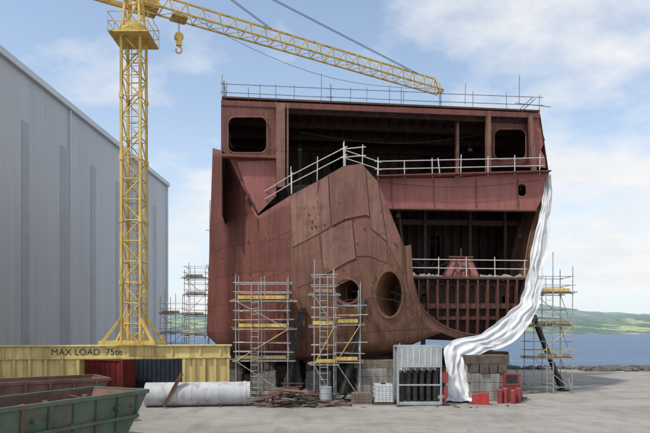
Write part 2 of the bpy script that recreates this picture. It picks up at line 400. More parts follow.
gd.make("deck_girders",['inner'],ship)
ff=MB()
ff.plate([(221,100),(540,113),(540,118),(286,108),(221,105)],[],R2(32.5),AX*.1,0)
ff.plate([(221,105.2),(277,107.5),(277,190),(258,214),(242,186),(228,155),(221,150)],[rrect(228,117,267,153,7)],R2(32.55),AX*.06,0)
fl=[S(x,y,32.45) for x,y in rrect(228,117,267,153,7)]; ff.path(fl+[fl[0]],.04,2,6)
ff.plate([(237,162),(276,160),(276,196),(259,213),(246,188)],[],R2(32.43),AX*.05,1)
ff.beam(S(281,105,32.3),S(281,188,32.3),.5,.5,2)
ff.beam(S(287.5,106,32.2),S(287.5,186,32.2),.10,.55,2,AX)
ff.beam(S(222,156,32.3),S(284,158,32.3),.45,.16,0)
ff.plate([(489,113),(540,115),(546,168),(489,166)],[rrect(494,129,526,160,7)],R2(33.0),AX*.06,0)
fl=[S(x,y,32.9) for x,y in rrect(494,129,526,160,7)]; ff.path(fl+[fl[0]],.04,2,6)
ff.plate([(528,118),(540,116),(541,128),(545,140),(541,150),(545,158),(546,168),(530,166)],[],R2(32.7),AX*.04,1)
ff.beam(S(488,112,32.6),S(488,176,32.6),.2,.4,2,AX)
ff.beam(S(457,112,33.5),S(457,178,33.5),.16,.3,2,AX)
ff.beam(S(530,116,32.5),S(534,172,32.5),.25,.25,2)
ff.plate([(376,178),(452,178),(541,172),(549,172),(547,190),(536,210),(500,211),(383,208)],[rrect(518,184,526,196,3.5)],R2(32.2),AX*.07,1)
ff.beam(S(375,177,32.0),S(549,172,32.0),.6,.07,0); ff.beam(S(383,209,32.1),S(536,211,32.1),.4,.05,2)
for x in range(392,540,42): ff.beam(S(x,179,32.15),S(x,207,32.15),.02,.06,0,AX)
ff.make("front_web_frames",['red','redlight','plate'],ship)
ib=MB()
ib.plate([(224,108),(538,113),(546,205),(226,205)],[rrect(330,140,342,172,4),rrect(420,142,430,172,4)],R2(39.8),AX*.05)
ib.plate([(380,205),(545,205),(535,282),(395,282)],[rrect(430,235,440,268,4),rrect(495,235,503,266,4)],R2(37.6),AX*.05)
for x in range(235,540,11): ib.beam(S(x,112,39.6),S(x,200,39.6),.05,.24,0,AX)
for x in range(390,540,9): ib.beam(S(x,205,37.3),S(x,280,37.3),.05,.22,0,AX)
ib.beam(S(300,150,36),S(300,196,36),.2,.2); ib.beam(S(398,210,32.9),S(402,246,32.9),.12,.4,0,AX)
for x in(425,470,505): ib.beam(S(x,206,34.5),S(x,277,34.5),.16,.16,0)
ib.beam(S(395,222,34.6),S(535,224,34.6),.12,.3,0)
for (x,y0,y1) in((222,104,215),):
    p=[S(x,y0,32.6),S(x,y1,32.6)]; ib.add([p[0],p[1],p[1]+AX*21,p[0]+AX*21],[(0,1,2,3)])
p=[S(540,114,32.6),S(549,175,32.6)]; ib.add([p[0],p[1],p[1]+AX*19,p[0]+AX*19],[(0,1,2,3)])
q=[S(222,104,32.6)+AX*21,S(540,114,32.6)+AX*21,S(549,175,32.6)+AX*21,S(520,335,32.6)+AX*21,S(225,345,32.6)+AX*21]
ib.add(q,[(0,1,2,3,4)])
ib.plate([(286,186),(385,180),(400,250),(300,250)],[],R2(34.2),AX*.05)
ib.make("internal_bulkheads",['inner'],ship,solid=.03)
hc=MB()
z0=zl
def dp(px,a,z): q=S(px,0,a); q.z=z; return q
a0,a1=31.8,33.6
bt=[dp(442,a0,z0),dp(480,a0,z0),dp(480,a1,z0),dp(442,a1,z0)]; tp=[dp(452,a0+.3,z0+1.15),dp(471,a0+.3,z0+1.15),dp(471,a1,z0+1.15),dp(452,a1,z0+1.15)]
hc.add(bt+tp,[(0,1,5,4),(1,2,6,5),(2,3,7,6),(3,0,4,7),(4,5,6,7)])
for i in range(5): hc.beam(bt[0].lerp(bt[1],i/4)-AX*.03,tp[0].lerp(tp[1],i/4)-AX*.03,.05,.05,1)
hc.tube(dp(449,32,z0+1.2),dp(473,32,z0+1.2),.07,1,8); hc.tube(dp(461,32,z0+1.1),dp(461,32,z0+1.75),.04,1)
for i,x in enumerate((455,458,464,467)): hc.box(dp(x,31.75,z0+.5+.15*(i%2)),(.14,.05,.35),0,1)
hc.make("hatch_coaming",['redlight','bulk'],ship)
tb=MB()
for (xa,xb) in((410,442),(480,524)):
    rows=[]
    for j in range(6):
        rows.append([dp(xa+(xb-xa)*i/40,31.7+j*.45,z0+.04+.30*math.sin(math.pi*(j+.6)/6)*(.6+.7*noise.noise(Vector((i*.15,1,xa))))+.10*noise.noise(Vector((i*.4,j*.8,xa)))) for i in range(41)])
    rows.insert(0,[p_-Vector((0,0,.2+.2*noise.noise(Vector((i*.3,3,xa)))))  for i,p_ in enumerate(rows[0])]); tb.grid(rows)
tb.make("deck_sheeting",['conc'],ship,smooth=True,solid=.02)
rl=MB()
def rail(pts,hts,post=2.0,ext=.15,r=.026,mi=0):
    for a,b_ in zip(pts,pts[1:]):
        n=max(1,int((b_-a).length/post))
        for i in range(n+1):
            q=a.lerp(b_,i/n)+(b_-a)*random.uniform(-.01,.01); rl.tube(q-Vector((0,0,.1)),q+Vector((random.uniform(-.03,.03),0,max(hts)+ext*random.random()*2)),r,mi)
        for h_ in hts: rl.tube(a+Vector((0,0,h_))-(b_-a).normalized()*.2,b_+Vector((0,0,h_+random.uniform(-.04,.04)))+(b_-a).normalized()*.2,r,mi)
rail([S(224,101,32.8),S(330,105.4,32.8),S(440,110,32.8),S(540,114,32.8)],(.5,.98),1.9,r=.02)
rail([S(224,99,32.8)+AX*18,S(224,101,32.8)],(.5,1.0),2.2,r=.02)
for x in(222,226,249,276,321,350,389,401,440,465,519): 
    q=S(x,104,32.75); rl.tube(q,q+Vector((random.uniform(-.06,.06),0,random.uniform(.9,1.9))),.022)
rl.beam(S(518,111,32.6),S(532,98,32.6),.12,.05); rl.beam(S(521,112,32.7),S(535,99,32.7),.12,.05); rl.tube(S(515,103,32.6),S(551,107,32.6),.022)
rail([S(345,166,32.0),S(378,177,32.0),S(541,173,32.0)],(.45,.9),1.6,mi=1)
rail([shell(.28,0)+Vector((0,.1,.3)),shell(.335,0)+Vector((0,.1,.25)),shell(.45,0)+Vector((0,.1,.2)),shell(.667,0)+Vector((0,.1,.05))],(.5,.95),1.2,.3,mi=1)
rail([shell(.667,0)+Vector((0,.1,0)),shell(.78,0)+Vector((0,.1,.0))],(.5,.95),1.2,.3,mi=1)
rail([dp(408,31.5,zl),dp(524,31.5,zl)],(.5,.98),1.5,mi=1)
rl.tube(S(440,176,31.9),S(438,158,31.9),.03,1)
rl.tube(W(210,200,37.4),W(209,345,37.4),.025,0)
for y in (230,265,300): rl.tube(W(206,y,37.3),W(213,y+1,37.3),.025,0)
rl.make("guard_rails",['roofrail','tubew','plank'],ship)
cl=MB()
for (x,y,a) in((398,216,32.6),(520,236,33),(300,150,34),(470,150,34)):
    q=S(x,y,a); cl.box(q,(.25,.12,.18)); cl.tube(q,q+Vector((0,.2,.5)),.02)
def cable(p_,q_,sag,r_=.02):
    cl.path([p_.lerp(q_,i/14)-Vector((0,0,sag*math.sin(math.pi*i/14))) for i in range(15)],r_,0,5)
cable(S(377,182,31.9),S(540,180,31.9),.35); cable(S(300,132,34),S(480,135,34),.6); cable(S(408,255,31.6),S(448,262,31.6),.5)
cable(shell(.55,0,.12),shell(.5,1,.12),.0,.018); cable(shell(.33,.02,.1),shell(.36,1,.12),0,.018)
cl.make("cables_and_work_lamps",['dark'],ship)
# white sheeting hanging from starboard edge
oe=[(551,174),(552,200),(550,222),(547,252),(543,285),(538,306),(527,328),(506,346),(484,352),(471,362),(468,380),(472,398)]
ie=[(546,178),(542,200),(538,222),(531,252),(526,282),(518,303),(502,318),(480,334),(458,339),(445,348),(446,375),(443,398)]
Dd=[33.6,33.4,33.2,32.9,32.5,32.1,31.6,30.9,30.3,29.7,29.2,28.9]
rows=[]; n=len(oe)-1
o3=[(a[0],a[1],d) for a,d in zip(oe,Dd)]; i3=[(a[0],a[1],d) for a,d in zip(ie,Dd)]
for j in range(n*12+1):
    t=j/12; i=min(int(t),n-1); f=t-i; row=[]
    o=cat(o3,i,f); q=cat(i3,i,f)
    for s2 in range(45):
        w_=s2/44; y_=j/12
        fold=1-abs(2*((w_*3.6+.8*noise.noise(Vector((y_*.5,w_*2,1))))%1)-1)
        cr=fold*.11+noise.noise(Vector((y_*.45,w_*3,0)))*.22+abs(noise.noise(Vector((y_*1.6,w_*5,4))))*.16
        row.append(W(q[0]+(o[0]-q[0])*(w_+.16*noise.noise(Vector((y_*1.9,w_*2,7)))),q[1]+(o[1]-q[1])*w_+1.2*noise.noise(Vector((y_*2,w_*3,2))),o[2]+cr-.1))
    rows.append(row)
tp_=MB(); tp_.grid(rows)
# gathered tail lying on the ground
base=rows[-1]; tail=[base]
for k_ in range(1,8):
    tail.append([Vector((p_.x+.02*k_*math.sin(i_*.5),p_.y-.12*k_,max(.03,.05+.12*abs(noise.noise(Vector((i_*.2,k_*.5,3))))+ (.1 if k_<3 else 0)))) for i_,p_ in enumerate(base)])
tp_.grid(tail)
o=tp_.make("hanging_sheeting",['tarp'],ship,smooth=True)
# ---------------------------------------------------------------- keel blocks & props
def keel_block(c,w,d,h,rz=0,mats=('conc','timber'),nt_=2):
    mb=MB(); x,y=c; n=max(2,int(h/.42)); zz=0
    for i in range(n):
        hh=h/n
        if i<n-nt_: mb.box((x+random.uniform(-.04,.04),y,zz+hh/2),(w*(1-.02*i),d,hh-.01),rz+random.uniform(-.02,.02),0)
        else:
            for kx in range(4):
                off=(kx-1.5)*w/4.2
                if (n-i)%2==0: mb.box((x+off*math.cos(rz),y+off*math.sin(rz)+random.uniform(-.1,.1),zz+hh/2),(w/4.8,d*1.1,hh-.012),rz,1)
                else: mb.box((x-off*.2*math.sin(rz)+random.uniform(-.1,.1),y+(kx-1.5)*d/4.2,zz+hh/2),(w*1.08,d/4.8,hh-.012),rz,1)
        zz+=hh
    return mb.make("keel_block",list(mats),bevel=.02)
for x,y,w_ in((-3.6,33.5,1.4),(-.4,33,1.5),(2.9,33,1.5),(9.4,33.5,1.6),(-6,36,1.6),(-3,38,2.4),(1,38,2.4),(5,38,2.4),(9,38,2.4),(12,40,1.6),(-4,43,3.2),(0,44,3.2),(4,44,3.2),(8,44,3.2),(12,45,2.5),(-1.5,47,2.5),(2.2,47,2.5),(6,47,2.5),(10,47,2.5)):
    keel_block((x,y),w_,1.3,2.2)
def P3(px,D,z=0): return Vector(((px-CX)/F*D,D,z))
keel_block((P3(374,29.4,0).x,29.4),1.9,1.3,2.1,0,('conc','ply'),1)
keel_block((P3(484,29.6,0).x,29.6),2.0,1.5,2.35,0.05,('conc','timber'),2)
def prop(a,b_,r=.12):
    mb=MB(); mb.beam(a,b_,r*1.9,r*1.9); d=(b_-a).normalized()
    mb.beam(a+Vector((0,0,.03)),a+Vector((0,0,.10)),.6,.6); mb.beam(b_-d*.3,b_,.3,.3); mb.beam(a+d*.4,a+d*1.1,.3,.3)
    mb.make("hull_prop",'dark',bevel=.01)
prop(P3(284,30.0),W(303,308,30.6)); prop(P3(341,28.2),W(365,300,29.3)); prop(P3(563,34),W(533,316,33))
prop(P3(300,31),W(296,352,32.2)); prop(P3(420,31),W(424,326,30.8))
# ---------------------------------------------------------------- scaffolds
def scaffold(px0,px1,D,ztop,levels,nb=1,depth=1.2,mats=('galv','plank','yellow'),xt=.9,ladder=True):
    mb=MB(); x0=P3(px0,D).x;x1=P3(px1,D).x
    xs=[x0+(x1-x0)*i/nb for i in range(nb+1)]; ys=[D,D+depth]
    for x in xs:
        for y in ys:
            mb.tube((x,y,.05),(x+random.uniform(-.05,.05),y,ztop+random.uniform(-.3,xt)),.026,0); mb.box((x,y,.03),(.25,.25,.05),0,1)
    for z_ in [.35]+levels:
        for y in ys: mb.tube((x0-random.uniform(.1,.5),y,z_),(x1+random.uniform(.1,.6),y,z_),.025,0)
        for x in xs: mb.tube((x,D-.15,z_+.05),(x,D+depth+random.uniform(.1,.4),z_+.05),.025,0)
    for z_ in levels:
        for k_ in range(5): 
            yy=D+.12+k_*(depth-.24)/4
            mb.box(((x0+x1)/2+random.uniform(-.2,.2),yy,z_+.10),(abs(x1-x0)+.3,.21,.04),random.uniform(-.01,.01),1)
        for hh in(.5,1.0):
            mb.tube((x0-.15,D,z_+hh),(x1+random.uniform(.1,.4),D,z_+hh+random.uniform(-.05,.05)),.022,2 if random.random()<.3 else 0)
            mb.tube((x0-.15,D+depth,z_+hh),(x1+.15,D+depth,z_+hh),.022,0)
            for x in (x0,x1): mb.tube((x,D,z_+hh),(x,D+depth,z_+hh),.022,0)
        mb.box(((x0+x1)/2+random.uniform(-.1,.1),D-.035,z_+.21),(abs(x1-x0)*random.uniform(.8,1),.03,.18),0,random.choice([1,1,2]))
    for x in xs:
        for y in ys:
            for z_ in levels: mb.box((x,y,z_),(.09,.09,.09),0,0)
    lv=[.2]+levels
    for i in range(len(lv)-1):
        a,b_=(x0,x1) if i%2 else (x1,x0)
        mb.tube((a,D-.05,lv[i]),(b_,D-.05,lv[i+1]),.024,2 if i%3==1 else 0); mb.tube((x1,D,lv[i]),(x1,D+depth,lv[i+1]),.024,0)
    if ladder:
        xl=x0+(x1-x0)*.3
        for dx in(0,.38): mb.tube((xl+dx,D-.25,0),(xl+dx,D-.05,levels[-1]+1),.022,0)
        for i in range(int(levels[-1]/.3)): mb.tube((xl,D-.24,.3+i*.3),(xl+.38,D-.24,.3+i*.3),.014,0)
    return mb.make("scaffold_tower",list(mats))
scaffold(236,288,29.9,6.4,[2.0,3.7,5.2],2,1.1)
scaffold(314,334,28.0,6.6,[1.9,3.8,5.4],1,1.1)
scaffold(336,360,28.3,5.2,[2.0,3.9],1,1.0,ladder=False)
scaffold(534,572,32.6,7.6,[2.0,3.9,5.8],2,1.6)
scaffold(184,205,46,9,[1.5,3.2,4.9,6.6,8.0],1,1.5,mats=('galv','plank','galv'))
scaffold(160,182,50,6.8,[1.6,3.4,5.2],2,1.5,mats=('galv','plank','galv'))
# ---------------------------------------------------------------- crane
crane=empty("tower_crane")
mx,my=(134-CX)/F*30,30.0; mw=.5
mb=MB()
zt=19.3; z0=2.9; n=15; dz=(zt-z0)/n
cor=[(-mw,-mw),(mw,-mw),(mw,mw),(-mw,mw)]
for a,b_ in cor: mb.beam((mx+a,my+b_,z0),(mx+a,my+b_,zt),.13,.13)
for i in range(n+1):
    z_=z0+i*dz
    for k_ in range(4):
        a=cor[k_];c=cor[(k_+1)%4]
        mb.tube((mx+a[0],my+a[1],z_),(mx+c[0],my+c[1],z_),.03)
        if i<n:
            q0,q1=(a,c) if (i+k_)%2 else (c,a)
            mb.tube((mx+q0[0],my+q0[1],z_),(mx+q1[0],my+q1[1],z_+dz),.035)
            if i%3==0: mb.beam((mx+a[0],my+a[1],z_-.12),(mx+a[0],my+a[1],z_+.12),.19,.19)
for dx in(-.2,.2): mb.tube((mx+dx,my+.2,z0),(mx+dx,my+.2,zt),.025)
for i in range(int((zt-z0)/.3)): mb.tube((mx-.2,my+.2,z0+i*.3),(mx+.2,my+.2,z0+i*.3),.015)
for a,b_ in cor: mb.beam((mx+a*2.7,my+b_*2,2.95),(mx+a,my+b_,4.3),.12,.12); 
for s1 in(-1,1): mb.beam((mx-mw*2.9,my+s1*mw*2,3.0),(mx+mw*2.9,my+s1*mw*2,3.0),.28,.2)
mb.make("mast",'yellow',crane)
jd=Vector((18.6,11,0)); JL=jd.length; jd.normalize(); js=Vector((jd.y,-jd.x,0)); C=Vector((mx,my,0))
mb=MB()
mb.tube(C+Vector((0,0,19.3)),C+Vector((0,0,19.55)),.85,0,20); mb.tube(C+Vector((0,0,19.55)),C+Vector((0,0,19.8)),.7,0,20)
mb.box(C+Vector((0,0,19.2)),(2.1,1.9,.08)); 
for sx,sy,ex,ey in((-1.05,-.95,1.05,-.95),(1.05,-.95,1.05,.95),(1.05,.95,-1.05,.95),(-1.05,.95,-1.05,-.95)):
    for hh in(.5,1.0): mb.tube(C+Vector((sx,sy,19.2+hh)),C+Vector((ex,ey,19.2+hh)),.02,0)
    for f in(0,.5): q=C+Vector((sx+(ex-sx)*f,sy+(ey-sy)*f,19.2)); mb.tube(q,q+Vector((0,0,1.0)),.02,0)
pk=C+Vector((0,0,25.2))
for a,b_ in cor: mb.beam(C+Vector((a*.9,b_*.9,19.8)),pk+Vector((a*.2,b_*.2,0)),.12,.12)
for i in range(5):
    f=i/5; s3=.9-.7*f; zz=19.8+5.4*f; f2=(i+1)/5; s4=.9-.7*f2; z4=19.8+5.4*f2
    for k_ in range(4):
        a=cor[k_];c=cor[(k_+1)%4]; mb.tube(C+Vector((a[0]*s3,a[1]*s3,zz)),C+Vector((c[0]*s4,c[1]*s4,z4)),.035)
        mb.tube(C+Vector((a[0]*s3,a[1]*s3,zz)),C+Vector((c[0]*s3,c[1]*s3,zz)),.03)
mb.make("slewing_platform_and_peak",'yellow',crane)
cb=MB(); cc=C-js*1.2+jd*.9+Vector((0,0,22.4)); cb.box(cc,(1.2,1.2,1.6),math.atan2(jd.y,jd.x)); cb.box(cc+jd*.62+Vector((0,0,.2)),(.06,1.0,.9),math.atan2(jd.y,jd.x),1)
cb.make("operator_cab",['yellow','black'],crane,bevel=.04)
mb=MB(); zb=21.15; jw=.45; jh=.85; n=22
def J(t,s,z_): return C+jd*(t*JL)+js*s+Vector((0,0,z_))
for s1 in(-jw,jw): mb.beam(J(.02,s1,zb),J(1,s1,zb),.08,.08)
mb.beam(J(.02,0,zb+jh),J(.98,0,zb+jh),.09,.09)
for i in range(n):
    t0=.02+.98*i/n; t1=.02+.98*(i+1)/n; tm=(t0+t1)/2
    mb.tube(J(t0,-jw,zb),J(t0,jw,zb),.022); mb.tube(J(t0,-jw,zb),J(t1,jw,zb),.018)
    for s1 in(-jw,jw): mb.tube(J(t0,s1,zb),J(min(tm,.98),0,zb+jh),.024); mb.tube(J(min(tm,.98),0,zb+jh),J(t1,s1,zb),.024)
mb.beam(J(1,-jw,zb),J(1,jw,zb),.10,.2); mb.beam(J(1,0,zb),J(.98,0,zb+jh),.07,.07)
for s1 in(-.5,.5): mb.beam(J(0,s1,zb),J(-.38,s1,zb),.14,.25)
for i in range(8): mb.tube(J(-.05*i,-.5,zb),J(-.05*(i+.8),.5,zb),.03)
mb.make("jib_and_counter_jib",'yellow',crane)
cw=MB(); cw.beam(J(-.30,0,zb-.4),J(-.38,0,zb-.4),1.3,1.5); cw.make("counterweight",'conc',crane,bevel=.03)
rp=MB()
for s1 in(-.06,.06):
    rp.tube(pk+js*s1,J(.375,s1,zb+jh),.018); rp.tube(pk+js*s1,J(.90,s1,zb+jh),.018)
rp.tube(pk,J(-.34,0,zb),.03)
pts=[J(.14+.84*i/24,.5,zb-.1-1.5*math.sin(math.pi*i/24)*(1-.3*i/24)) for i in range(25)]; rp.path(pts,.012)
tt=.112
for dx in(-.12,.12): rp.tube(J(tt,dx,zb-.1),J(tt,dx,20.25),.014)
rp.make("pendants_and_ropes",'rope',crane)
hk=MB(); hk.beam(J(tt-.02,0,zb-.12),J(tt+.02,0,zb-.12),.8,.12)
hc_=J(tt,0,20.0); hk.tube(hc_-js*.14,hc_+js*.14,.24,0,16); hk.box(hc_-Vector((0,0,.3)),(.28,.22,.35)); 
arc=[hc_+Vector((.17*math.sin(a),0,-.72-.17*math.cos(a)+.0)) for a in [math.radians(x) for x in range(180,-121,-30)]]
hk.tube(hc_-Vector((0,0,.45)),hc_-Vector((0,0,.56)),.05); hk.path(arc,.05,0,8)
hk.make("trolley_and_hook_block",'yellow',crane,bevel=.01)
pb=MB(); 
Lf=P3(-60,27.6);Rt=P3(230,30.0); pd=(Rt-Lf).normalized(); pn=Vector((pd.y,-pd.x,0))
def at(px):
    k_=(px-CX)/F
    t=(k_*Lf.y-Lf.x)/(pd.x-k_*pd.y); return Lf+pd*t
def pbox(px0,px1,z0_,z1_,th,off,mi=0):
    a=at(px0)-pn*off;b_=at(px1)-pn*off
    pb.beam(a+Vector((0,0,(z0_+z1_)/2))-pn*th/2,b_+Vector((0,0,(z0_+z1_)/2))-pn*th/2,th,z1_-z0_,mi)
pbox(-60,230,2.25,2.80,1.6,0); pbox(-62,232,2.80,2.86,1.9,-.12); pbox(-60,231,2.16,2.25,1.8,-.08)
pbox(-60,78,.85,2.16,1.3,.06); pbox(-60,79,.74,.85,1.7,-.1)
pbox(184,229,.85,2.16,1.3,.06); pbox(183,230,.74,.85,1.7,-.1)
for x in list(range(-50,79,16))+[184,194,204,215,228]:
    a=at(x)-pn*(-.03); pb.beam(a+Vector((0,0,.86)),a+Vector((0,0,2.15)),.16,.05,0,pn)
for x in (4,38,128,150,172,200,220):
    a=at(x)+pn*.03; pb.beam(a+Vector((0,0,2.26)),a+Vector((0,0,2.79)),.12,.05,0,pn)
for x in(-40,0,60,192,222): 
    a=at(x)-pn*.7; pb.tube(a+Vector((0,0,.37))-pn*.25,a+Vector((0,0,.37))+pn*.25,.37,1,18); pb.box(a+Vector((0,0,.55)),(.9,.25,.4),0,0)
a=at(-60)-pn*3.0;b_=at(229)-pn*3.0; pb.beam(a+Vector((0,0,2.4)),b_+Vector((0,0,2.4)),.5,.8)
for x in(20,100,134,170,226): a=at(x)-pn*1.5; pb.beam(a+Vector((0,0,2.5)),a-pn*2+Vector((0,0,2.5)),.3,.4)
pb.make("portal_base",['yellow2','dark'],crane,bevel=.012)
tc=bpy.data.curves.new("load_text",'FONT'); tc.body="MAX LOAD  75te"; tc.size=.46; tc.extrude=.004
to=bpy.data.objects.new("load_marking",tc); bpy.context.scene.collection.objects.link(to)
p0=at(51)+pn*.012+Vector((0,0,2.37)); to.matrix_world=Matrix.Translation(p0)@Matrix.Rotation(math.atan2(pd.y,pd.x),4,'Z')@Matrix.Rotation(math.pi/2,4,'X')
tc.materials.append(M['black'])
bpy.context.view_layer.update(); mw_=to.matrix_world.copy(); to.parent=crane; to.matrix_world=mw_
# ---------------------------------------------------------------- things behind the portal
def container(px0,px1,D,h,mk,name,d=2.4):
    mb=MB(); x0=P3(px0,D).x;x1=P3(px1,D).x; mb.box(((x0+x1)/2,D+d/2,h/2+.1),(x1-x0,d,h),0,0)
    n=int((x1-x0)/.28)
    for i in range(n): mb.box((x0+(i+.5)*(x1-x0)/n,D-.015,h/2+.1),(.12,.05,h-.3),0,0)
    for x in(x0,x1): mb.box((x,D,h/2+.1),(.14,.14,h+.1),0,0)
    for z_ in(.12,h+.1): mb.box(((x0+x1)/2,D-.01,z_),(x1-x0,.1,.14),0,0)
    mb.make(name,mk,bevel=.01)
container(122,215,36,2.1,'blue','shipping_container'); container(80,122,33,1.8,'redd','tool_container')
mb=MB()
for i in range(110):
    x=random.uniform(-8,14.5); y=random.uniform(48,56); h_=random.uniform(.3,2.3); mb.box((x,y,h_/2),(random.uniform(.5,2.5),random.uniform(.5,2),h_),random.uniform(-.3,.3),i%2)
mb.make("stacked_materials",['timber','skiprust'],bevel=.02)
# ---------------------------------------------------------------- big pipe
mb=MB(); a=P3(146,26.6,.58); b_=P3(250,27.2,.58); n=32; d=(b_-a).normalized(); up=Vector((0,0,1)); s1=d.cross(up)
def circ(c,r_): return [c+(s1*math.cos(k_*2*math.pi/n)+up*math.sin(k_*2*math.pi/n))*r_ for k_ in range(n)]
L_=[circ(a,.5),circ(a,.57),circ(b_,.57),circ(b_,.5),circ(b_-d*.5,.5)]
for P,Q in zip(L_,L_[1:]+[L_[0]]): mb.add(P+Q,[(k_,(k_+1)%n,(k_+1)%n+n,k_+n) for k_ in range(n)])
mb.tube(b_-d*.32,b_-d*.18,.60,0,32,cap=False); mb.add(circ(b_-d*.45,.5),[tuple(range(n))],1)
o=mb.make("large_pipe",['pipe','grey'])
for p_ in o.data.polygons: p_.use_smooth=len(p_.vertices)==4
mb=MB(); mb.beam(P3(164,26.0,.05),W(182,375,26.4),.22,.05); mb.beam(P3(164,26.0,.05)+Vector((.02,0,.08)),W(182,375,26.4)+Vector((0,0,.08)),.05,.16); mb.make("rusty_steel_beam",'skiprust')
# ---------------------------------------------------------------- debris
mb=MB()
for i in range(160):
    x=P3(random.triangular(252,345,290),27.3).x; y=random.uniform(26.4,29); L2_=random.uniform(.4,2.4); a=random.gauss(.1,.6); z_=.05+random.random()**2*.85*max(0,1-abs(x+1.6)/2.4)+.02
    d=Vector((math.cos(a),math.sin(a),random.uniform(-.18,.18)))*L2_/2; c=Vector((x,y,max(z_,abs(d.z)+.04)))
    k_=random.random()
    if k_<.45: mb.beam(c-d,c+d,random.uniform(.08,.22),random.uniform(.03,.08),random.choice([0,0,3]))
    elif k_<.75: mb.tube(c-d,c+d,random.uniform(.02,.05),1 if k_>.66 else 2)
    else: mb.beam(c-d*.4,c+d*.4,.26,.10,2)
mb.make("scrap_pile",['timber','roofrail','skiprust','ply'])
mb=MB()
for i in range(70):
    x=P3(random.uniform(150,560),27).x; y=random.uniform(25.8,31); q=random.uniform(.03,.12); a=random.random()*3
    d=Vector((math.cos(a),math.sin(a),0))*random.uniform(.05,.4); mb.beam(Vector((x,y,q/3))-d,Vector((x,y,q/3))+d,q,q/2,i%3)
mb.make("ground_litter",['timber','galv','skiprust'])
mb=MB(); c=P3(326,27.4); mb.tube(c,c+Vector((0,0,.85)),.28,0,18)
for z_ in(.28,.57,.84): mb.tube(c+Vector((0,0,z_)),c+Vector((0,0,z_+.03)),.295,0,18)
mb.make("oil_drum",'grey')
def pallet(mb,c,w=1.1,d=.9,mi=0):
    for i in range(3): mb.box(c+Vector((0,(i-1)*d*.42,.05)),(w,.1,.09),0,mi)
    for i in range(6): mb.box(c+Vector(((i-2.5)*w/6.2,0,.11)),(w/8,d,.025),0,mi)
mb=MB(); c=P3(383,27.7); pallet(mb,c,1.0,.9,1)
mb.box(c+Vector((0,0,.56)),(.86,.78,.82),0,0); mb.tube(c+Vector((0,0,.96)),c+Vector((0,0,1.04)),.12,3,14)
for i in range(6):
    for yy in(-.43,.43): mb.tube(c+Vector(((i-2.5)*.18,yy,.12)),c+Vector(((i-2.5)*.18,yy,1.0)),.012,2)
for z_ in(.15,.37,.58,.79,1.0):
    for yy in(-.44,.44): mb.tube(c+Vector((-.47,yy,z_)),c+Vector((.47,yy,z_)),.013,2)
    for xx in(-.47,.47): mb.tube(c+Vector((xx,-.44,z_)),c+Vector((xx,.44,z_)),.013,2)
mb.make("bulk_liquid_tank",['tarp','timber','galv','black'],bevel=.01)
mb=MB(); c=P3(362,27.9)
for i in range(4): pallet(mb,c+Vector((random.uniform(-.04,.04),0,i*.135)),1.0,.9,0)
mb.make("pallet_stack",['ply'])
# ---------------------------------------------------------------- gas bottle cage
mb=MB(); D=27.0; x0=P3(398,D).x; x1=P3(441,D).x; hh=2.85; dp_=1.5
mb.box(((x0+x1)/2,D+dp_/2,.10),(x1-x0,dp_,.14),0,0); mb.box(((x0+x1)/2,D+dp_/2,hh),(x1-x0+.06,dp_,.10),0,0)
for x in(x0,x1):
    for y in(D,D+dp_): mb.beam((x,y,.05),(x,y,hh),.09,.09,0)
mb.box(((x0+x1)/2,D-.005,2.35),(x1-x0-.1,.05,.9),0,0); mb.box(((x0+x1)/2,D+dp_,1.4),(x1-x0-.1,.04,2.6),0,0)
for z_ in(1.0,1.88): mb.beam((x0,D-.04,z_),(x1,D-.04,z_),.05,.07,0)
for i in range(6):
    x=x0+.22+i*(x1-x0-.44)/5
    for j in range(2):
        y=D+.3+j*.5; mb.tube((x,y,.18),(x,y,1.55),.13,1,14); mb.tube((x,y,1.55),(x,y,1.68),.13,1,14,.05); mb.tube((x,y,1.68),(x,y,1.8),.045,2,8)
for i in range(7): mb.box((x0+.2+i*(x1-x0-.4)/6,D-.04,2.35),(.04,.03,.8),0,2)
for x in(x0+.1,x1-.1): mb.tube((x,D+.1,hh),(x,D+.1,hh+.15),.04,0)
mb.make("gas_bottle_cage",['grey','black','trim'],bevel=.008)
mb=MB(); c=P3(445,27.1); mb.tube(c,c+Vector((0,0,1.75)),.05,0,10); mb.box(c+Vector((0,0,.03)),(.4,.4,.06),0,1); mb.box(c+Vector((0,-.06,1.35)),(.28,.08,.5),0,0); mb.tube(c+Vector((.0,-.16,.35)),c+Vector((0,-.16,.9)),.09,0,12); mb.tube(c+Vector((0,-.16,.9)),c+Vector((0,-.16,1.0)),.09,1,12,.03); mb.make("fire_point",['redd','black'])
def can(px,D,s3=1,mk='redp'):
    mb=MB(); c=P3(px,D); w_,d_,h_=.38*s3,.24*s3,.48*s3
    prof=[(-w_/2,0),(w_/2,0),(w_/2,h_*.82),(w_*.22,h_),(-w_/2,h_)]
    mb.plate(prof,[],lambda a,b2:Vector((c.x+a,c.y,b2)),Vector((0,d_,0)))
    mb.tube(c+Vector((w_*.36,d_/2,h_*.88)),c+Vector((w_*.5,d_/2,h_*1.08)),.035*s3,1,8)
    mb.path([c+Vector((-w_*.35,d_/2,h_)),c+Vector((-w_*.28,d_/2,h_*1.12)),c+Vector((w_*.1,d_/2,h_*1.12)),c+Vector((w_*.18,d_/2,h_))],.02,0,6)
    mb.make("fuel_can",[mk,'black'],bevel=.03)
can(477,27.4); can(485,27.3,1.1)
